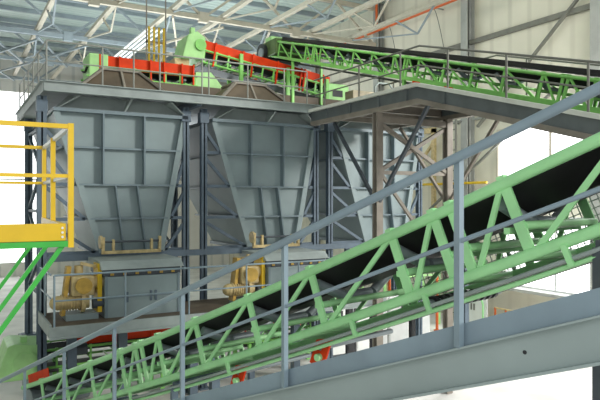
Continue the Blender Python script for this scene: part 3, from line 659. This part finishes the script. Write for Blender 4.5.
# ------------------------------------------------------------------ yellow platform at the left
t = thing('yellow_platform', 'yellow steel balcony platform with green underside at the left edge', 'platform', (-.5, 8.7, 0))
YA, YB = V((1.13, 7.22, 0)), V((1.28, 10.3, 0))
YM = YA.lerp(YB, .5)
MB().box(-3.5, 1.12, 7.2, 7.25, 4.96, 5.15).build('front_beam', YEL, t)
MB().beam(YA+V((-.02, .03, 5.06)), YB+V((-.02, 0, 5.06)), .04, .17).build('side_beam', YEL, t)
MB().prism([(-3.5, 7.25, 4.96), (1.09, 7.25, 4.96), (1.24, 10.3, 4.96), (-3.5, 10.3, 4.96)], (0, 0, .03)).build('deck', WHITE, t, 'deck plate whitened as if sunlit')  # white colour stands in for sunlight on the deck
MB().box(-3.5, 1.14, 7.18, 7.30, 4.89, 4.955).build('green_channel', GRNB, t)
MB().beam(YA+V((-.06, .08, 4.92)), YB+V((-.06, 0, 4.92)), .1, .065).build('green_channel', GRNB, t)
for k in range(3): MB().tube((1.085, 7.19, 5.0+k*.05), (1.085, 7.2, 5.0+k*.05), .014, 8).build('bolt', WHITE, t)
for y, x in ((7.24, 1.09), (8.76, 1.19), (10.25, 1.22)):
    MB().beam((x, y, 4.9), (x-2.08, y, 1.95), .05, .05, up=(0, 1, 0)).build('brace', GRNB, t)
    MB().box(x-2.15, x-2.01, y-.07, y+.07, 0, 4.9).build('leg', GRNB, t)
t = thing('yellow_railing', 'yellow pipe railing around the balcony platform at the left', 'railing', (1.17, 7.22, 4.9))
MB().box(1.145, 1.205, 7.19, 7.25, 4.88, 6.27).build('post', YEL, t)
for p in (YA.lerp(YB, .52), YB): MB().box(p.x-.03, p.x+.03, p.y-.03, p.y+.03, 5.1, 6.25).build('post', YEL, t)
for x in (-1.1, -3.4):
    MB().box(x-.03, x+.03, 7.19, 7.25, 5.1, 6.25).build('post', YEL, t)
    MB().box(x-.03, x+.03, 10.27, 10.33, 5.1, 6.25).build('post', YEL, t)
MB().box(-3.4, 1.145, 7.195, 7.245, 6.21, 6.26).build('top_rail', YEL, t)
MB().box(-3.4, 1.28, 10.275, 10.325, 6.21, 6.26).build('top_rail', YEL, t)
MB().beam(YA+V((.04, .03, 6.235)), YB+V((0, -.03, 6.235)), .05, .05).build('top_rail', WHITE, t, 'side rail whitened as if sunlit')  # white instead of yellow, sunlight put into the rail colour
MB().box(-3.4, 1.145, 7.2, 7.24, 5.66, 5.70).build('mid_rail', YEL, t)
MB().box(-3.4, 1.28, 10.28, 10.32, 5.66, 5.70).build('mid_rail', YEL, t)
MB().beam(YA+V((.04, .03, 5.68)), YB+V((0, -.03, 5.68)), .04, .04).build('mid_rail', WHITE, t, 'side rail whitened as if sunlit')  # mid rail whitened the same way, sunlight as colour

# ------------------------------------------------------------------ cabinets and small things beyond the conveyor
cx = [(11.3, .62, WHITE), (12.0, .35, BLACK), (12.4, .55, WHITE), (13.0, .35, BLACK), (13.45, .3, WHITE), (13.85, .9, WHITE), (14.85, .4, BLACK), (15.35, .42, WHITE)]
nmz = ['white control cabinet farthest left below the conveyor', 'dark cabinet right of the leftmost white cabinet', 'white cabinet between the two left dark cabinets', 'second dark cabinet from the left in the row', 'narrow white cabinet beside the second dark one',
       'widest white cabinet with a black vent in the row', 'dark cabinet right of the widest white one', 'white cabinet at the right end of the row']
for (x, w, m), lab in zip(cx, nmz):
    t = thing('control_cabinet', lab, 'cabinet', (x+w/2, 17.9, 0), 'control cabinets below the conveyor')
    h = 2.05 if w < .5 else 1.9
    MB().box(x, x+w, 17.6, 18.2, .1, h).build('body', m, t, bevel=.01)
    MB().box(x+.03, x+w-.03, 17.65, 18.15, 0, .1).build('plinth', DARK, t)
    MB().box(x+.04, x+w-.04, 17.58, 17.6, .2, h-.06).build('door', m, t)
    MB().box(x+w*.6, x+w*.6+.12 if w > .5 else x+w*.6+.03, 17.56, 17.58, h-.6, h-.3).build('vent' if w > .5 else 'handle', BLACK if m is WHITE else PLAT, t)
for k, (x, lab) in enumerate([(14.5, 'left of the two close orange posts behind the conveyor'), (15.1, 'right of the two close orange posts behind the conveyor'), (17.6, 'single orange post nearest the sloping beam post')]):
    t = thing('orange_post', lab, 'post', (x, 19.2, 0), 'orange posts on the hall floor')
    MB().tube((x, 19.2, .04), (x, 19.2, 2.3), .06, 10).build('shaft', ORNG, t)
    MB().tube((x, 19.2, 0), (x, 19.2, .04), .14, 12).build('foot', ORNG, t)
# green machine frame behind the posts
t = thing('machine_frame', 'pale green machine frame standing behind the orange posts', 'machine', (16.6, 20.6, 0))
for x in (15.2, 16.4, 17.6, 18.6):
    for y in (20.2, 21.2): MB().box(x-.06, x+.06, y-.06, y+.06, 0, 2.2).build('upright', GRN3, t)
for z in (.7, 1.5, 2.15):
    MB().box(15.2, 18.6, 20.15, 20.25, z, z+.1).build('rail', GRN3, t)
MB().beam((15.2, 20.2, .7), (16.4, 20.2, 2.1), .07, .07).beam((16.4, 20.2, 2.1), (17.6, 20.2, .7), .07, .07).beam((17.6, 20.2, .7), (18.6, 20.2, 2.1), .07, .07).build('diagonal', GRN3, t)
# white notice board with green outline on the wall side
t = thing('notice_board', 'white board with a rounded green outline beside the wall', 'sign', (19.7, 20.0, 0))
MB().box(19.6, 19.66, 18.35, 19.75, .0, 1.55).build('panel', WHITE, t, bevel=.01)
arc = [V((19.58, 18.75, .1)), V((19.58, 18.60, .2)), V((19.58, 18.55, .45)), V((19.58, 18.55, 1.0)), V((19.58, 18.65, 1.25)), V((19.58, 18.85, 1.35)), V((19.58, 19.20, 1.35))]
MB().path(arc, .045, 6).build('green_outline', GRN, t)
MB().box(19.57, 19.6, 19.18, 19.26, .7, .98).box(19.57, 19.6, 19.02, 19.10, .7, .98).build('mark', GIRT, t)
t = thing('guard_rail', 'low orange-brown guard rail near the foot of the right wall', 'railing', (19.6, 17.35, 0))
for y in (16.8, 17.35, 17.9): MB().box(19.57, 19.63, y-.03, y+.03, 0, 1.0).build('post', ORNG, t)
for z in (.5, .95): MB().box(19.57, 19.63, 16.8, 17.9, z, z+.06).build('rail', CREAM, t)
t = thing('steel_post', 'dark blue-grey steel post on the floor behind the conveyor right of the handrail post', 'post', (13.5, 13.5, 0))
MB().box(13.42, 13.58, 13.42, 13.45, 0, 4.4).box(13.42, 13.58, 13.55, 13.58, 0, 4.4).box(13.48, 13.52, 13.45, 13.55, 0, 4.4).build('shaft', STEEL, t)
MB().box(13.35, 13.65, 13.35, 13.65, 0, .04).build('base_plate', STEEL, t)
tag(MB().box(19.9, 20.5, 13.95, 18.4, 1.72, 1.84).build('wall_ledge', COLM), 'grey ledge on the right wall below the lower bright window', 'ledge')

# ------------------------------------------------------------------ light, world, camera
w = bpy.data.worlds.new('World'); bpy.context.scene.world = w; w.use_nodes = True
nt = w.node_tree; bg = nt.nodes['Background']
tc = nt.nodes.new('ShaderNodeTexCoord'); sx = nt.nodes.new('ShaderNodeSeparateXYZ'); rp_ = nt.nodes.new('ShaderNodeValToRGB')
nt.links.new(tc.outputs['Generated'], sx.inputs[0]); nt.links.new(sx.outputs['Z'], rp_.inputs['Fac'])
rp_.color_ramp.elements[0].color = (.75, .77, .75, 1); rp_.color_ramp.elements[1].color = (.80, .92, 1, 1)
nt.links.new(rp_.outputs['Color'], bg.inputs['Color']); bg.inputs['Strength'].default_value = .5

def light(kind, loc, target, energy, color=(1, 1, 1), **k):
    l = bpy.data.lights.new('light', kind); l.energy = energy; l.color = color
    for a, b in k.items(): setattr(l, a, b)
    o = bpy.data.objects.new('light', l); col.objects.link(o); o.location = loc
    o.rotation_euler = (V(target)-V(loc)).to_track_quat('-Z', 'Y').to_euler()
    return o
light('SUN', (20, -10, 12), (0, 12, 2), 1.9, (1, .97, .9), angle=math.radians(10))
light('AREA', (20.3, 16.2, 7.0), (5, 9, 4), 900, (1, 1, 1), shape='RECTANGLE', size=4, size_y=2.2)
light('AREA', (8, 13, 15.2), (20.6, 21, 9), 450, (1, .98, .92), shape='RECTANGLE', size=6, size_y=3)  # added lamp out of view, brightens the upper right wall
light('AREA', (17, 7, 11), (17.5, 13, 0), 900, (1, 1, 1), shape='RECTANGLE', size=5, size_y=4)  # added lamp out of view, brightens the floor at right
light('AREA', (8.5, 29, 7), (8.5, 29.01, 15), 1500, (.88, .96, 1), shape='RECTANGLE', size=9, size_y=9)  # added upward lamp behind the hoppers, brightens the roof
light('AREA', (-1, -4, 8), (6, 10, 5), 350, (1, 1, 1), shape='RECTANGLE', size=6, size_y=5)  # added soft fill from behind the camera

cam = bpy.data.cameras.new('Camera'); co = bpy.data.objects.new('Camera', cam); col.objects.link(co)
co.location = (0, 0, 5.4); co.rotation_euler = (PI/2, 0, -math.radians(29.85))
cam.sensor_width = 36; cam.lens = 36*610/600; cam.shift_y = 1/600; cam.clip_end = 200
sc = bpy.context.scene; sc.camera = co
sc.view_settings.view_transform = 'Standard'; sc.view_settings.look = 'None'; sc.view_settings.exposure = 0
